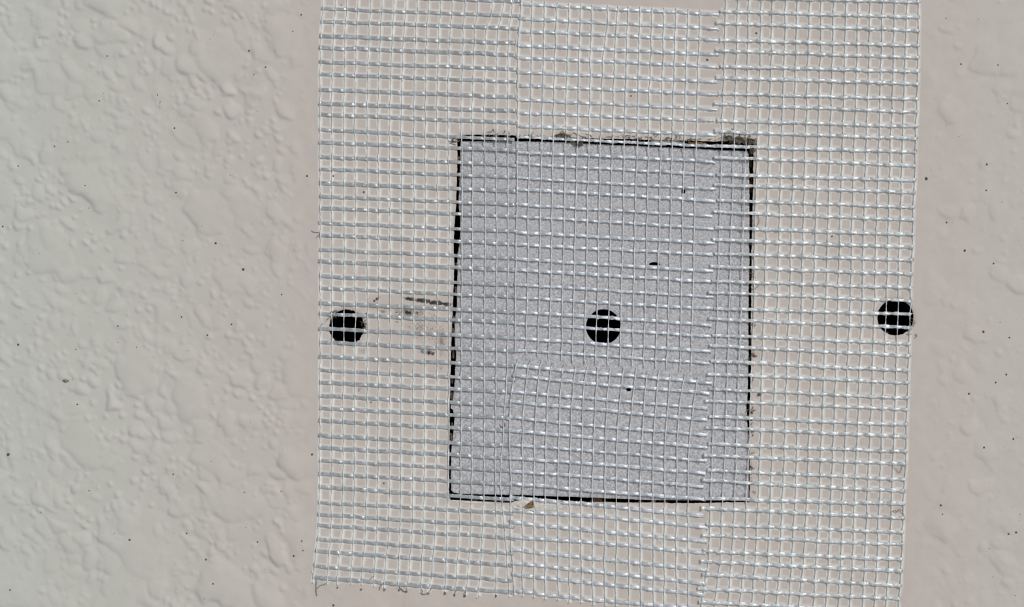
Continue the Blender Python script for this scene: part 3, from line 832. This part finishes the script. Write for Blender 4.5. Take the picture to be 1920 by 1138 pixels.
for pts, r in [([(1420, 403), (1423, 412), (1421, 421), (1418, 424)], 0.5), ([(1408, 541), (1414, 542), (1421, 537), (1423, 534)], 0.55), ([(1410, 700), (1413, 706), (1410, 716)], 0.5), ([(1672, 872), (1680, 880), (1687, 886), (1691, 874)], 0.4)]:
    fibre('frayed_fibre', pts, r, MAT_DARKFIB, t4, o4, 2.2)

# ------------------------------------------------------------------ torn paper round the cut-out, crumbs and hairs
def ragged(name, outline, lift, mat, parent, seed, crease=1.6, thick=0.8):
    """small torn flake of paper: a crumpled sheet with thickness over a traced outline"""
    rg = np.random.default_rng(seed)
    o = np.array(outline, float); c = o.mean(0)
    rings = [o, c + (o - c) * 0.66, c + (o - c) * 0.33]
    top = []
    for k, rr in enumerate(rings):
        for p in rr:
            top.append((p[0], p[1], float(wall_h(*p)) + lift(p) + (rg.normal(0, crease) * 0.5 if k else 0)))
    top.append((c[0], c[1], float(wall_h(*c)) + lift(c) + rg.normal(0, crease) * 0.5))
    top = np.array(top); n = len(o)
    bot = top[:n] - np.array([0, 0, thick])
    allp = np.vstack([top, bot]); q, t = [], []
    for k in range(2):
        for i in range(n):
            j = (i + 1) % n; q.append((k * n + i, k * n + j, (k + 1) * n + j, (k + 1) * n + i))
    for i in range(n):
        j = (i + 1) % n; t.append((2 * n + i, 2 * n + j, 3 * n)); q.append((3 * n + 1 + i, 3 * n + 1 + j, j, i))
    me = fix_normals(mesh_np(name, W(allp[:, 0], allp[:, 1], allp[:, 2]), q, t, smooth=False))
    return obj(name, me, mat, parent)
flap = ragged('torn_paper', [(957, 945), (966, 939), (980, 936.5), (996, 937), (999, 948), (1002, 958), (990, 956), (976, 955), (963, 952)], lambda p: 1.2 + 0.10 * (p[0] - 957) * 0.6, MAT_TORN, wall, 4)
ragged('torn_paper', [(980, 951), (990, 943), (999, 938), (999.5, 951), (988, 954)], lambda p: 3.4 + 0.05 * (p[0] - 980), MAT_BROWN, wall, 6, 0.8)
ragged('torn_paper', [(1001, 940), (1020, 941), (1045, 943), (1062, 945), (1052, 953), (1035, 956), (1018, 959), (1004, 958)], lambda p: 1.6, MAT_TORN, wall, 8, 1.2)
ragged('torn_paper', [(1111, 933), (1122, 934), (1133, 938), (1128, 942), (1116, 942)], lambda p: -4.0, MAT_DKBROWN, wall, 9, 1.0)
ragged('torn_paper', [(848, 937), (880, 939), (915, 940.5), (940, 942), (915, 944.5), (875, 943), (850, 940)], lambda p: 0.5, MAT_TORN, wall, 10, 0.8)
ragged('torn_paper', [(1066, 262), (1076, 262.5), (1083, 270), (1092, 264), (1094, 272), (1084, 276), (1074, 270)], lambda p: -1.5, MAT_FUZZ, wall, 12, 1.2)
ragged('torn_paper', [(1040, 254), (1052, 249), (1063, 252), (1070, 257), (1058, 259), (1046, 258)], lambda p: 1.0, MAT_FUZZ, wall, 13, 1.0)
ragged('torn_paper', [(975, 255), (990, 251), (1012, 253), (1030, 256), (1010, 259), (985, 259)], lambda p: 0.6, MAT_TORN, wall, 14, 1.0)
ragged('torn_paper', [(1218, 263), (1240, 262), (1262, 264), (1285, 266), (1275, 272), (1250, 270), (1225, 268)], lambda p: -2.2, MAT_TORN, wall, 15, 1.0)
ragged('torn_paper', [(1290, 266), (1310, 266), (1325, 268), (1320, 273), (1300, 272)], lambda p: -2.6, MAT_BROWN, wall, 16, 1.0)
ragged('torn_paper', [(846, 758), (853, 759), (854, 764), (849, 768), (845, 765)], lambda p: -2.0, MAT_TORN, wall, 17, 0.8)
for k, (u, v) in enumerate([(851, 600), (849, 622), (850, 665), (848, 712), (847, 742), (848, 800), (846, 820), (856, 500), (854, 545), (860, 300), (861, 330)]):
    ragged('torn_paper', [(u - 2, v - 8), (u + 1.5, v - 7), (u + 2.2, v), (u + 1, v + 8), (u - 1.6, v + 6)], lambda p: -5.0, MAT_FUZZ, wall, 30 + k, 0.9)
for k, (u, v, hgt) in enumerate([(1409, 300, 16), (1409, 345, 18), (1409, 420, 14), (1408, 515, 10), (1406, 640, 14), (1404, 770, 14), (1405, 880, 14)]):
    ragged('torn_paper', [(u - 1.5, v - hgt), (u + 2, v - hgt * .8), (u + 2.6, v), (u + 1.6, v + hgt), (u - 1.8, v + hgt * .7)], lambda p: -5.5, MAT_DKBROWN, wall, 60 + k, 0.9)
# fuzz of torn paper fibres along the top edge and at the top right corner
parts = []
rg = np.random.default_rng(3)
def fuzz(cu, cv, su, sv, n, ln):
    for _ in range(n):
        u = cu + rg.normal(0, su); v = cv + rg.normal(0, sv); a = rg.uniform(0, 6.28); pts = [(u, v)]
        for _k in range(3):
            a += rg.normal(0, 0.9); u += ln * math.cos(a); v += ln * math.sin(a) * 0.7; pts.append((u, v))
        d0 = rg.uniform(0, 2.2)
        p = smooth_path([(x, y, float(wall_h(x, y)) + d0 + rg.uniform(0, 1.2)) for x, y in pts], 9)
        parts.append(tube(p, 0.55, 0.55, 4))
fuzz(1367, 258, 5, 4, 26, 4); fuzz(1392, 263, 9, 4, 46, 4); fuzz(1408, 268, 4, 4, 34, 3.5); fuzz(1411, 286, 2.5, 7, 18, 3); fuzz(1055, 254, 9, 2.2, 18, 4)
fuzz(925, 250, 14, 1.8, 8, 3); fuzz(1160, 257, 50, 1.8, 16, 5); fuzz(1290, 260, 40, 2, 18, 5); fuzz(990, 254, 12, 1.6, 8, 4); fuzz(1411, 664, 2, 3, 8, 2.5); fuzz(1408, 772, 2.5, 5, 12, 2.5); fuzz(853, 264, 5, 2, 10, 3); fuzz(1086, 268, 6, 2, 12, 3)
fuzz(1411, 560, 1.5, 60, 10, 3); fuzz(1409, 860, 1.5, 60, 14, 3); fuzz(683, 612, 3, 8, 14, 2.4); fuzz(624, 592, 4, 5, 8, 4); fuzz(1712, 600, 2, 14, 5, 4)
v_, q_, t_ = join(parts)
tag(obj('paper_fuzz', fix_normals(mesh_np('paper_fuzz', v_, q_, t_)), MAT_FUZZ, wall), kind='stuff')

tag(lump('plaster_chip', 123, 714, (5.2, 2.6), MAT_CHIP, seed=2, squash=1.1, lift=0.8), 'small olive grey plaster chip stuck on the bare textured wall', 'plaster chip')
tag(lump('debris_crumb', 1411.5, 664, (3.2, 3.6), MAT_BROWN, seed=5, lift=1.5), 'tuft-like brown crumb at the right edge of the cut-out, uppermost of two', 'crumb')
tag(lump('debris_crumb', 1423, 740, (3.4, 1.9), MAT_BROWN, seed=6, lift=1.5), 'lower flat brown crumb under the mesh right of the cut-out', 'crumb')
lb = [([(1671, 960), (1677, 957), (1681, 960), (1685, 955), (1690, 956), (1693, 962), (1695, 968)], 'curled reddish hair caught on the outer edge of the right mesh strip')]
for pts, l in lb:
    o = fibre('curled_hair', pts, 0.5, MAT_RED, lift=3.4); tag(o, l, 'hair')
o = tag(fibre('curled_hair', [(937, 795), (941, 801), (947, 799), (946, 793)], 0.55, MAT_DARKFIB, lift=0), 'short dark grey hook-shaped hair on the grey patch under the mesh', 'hair')
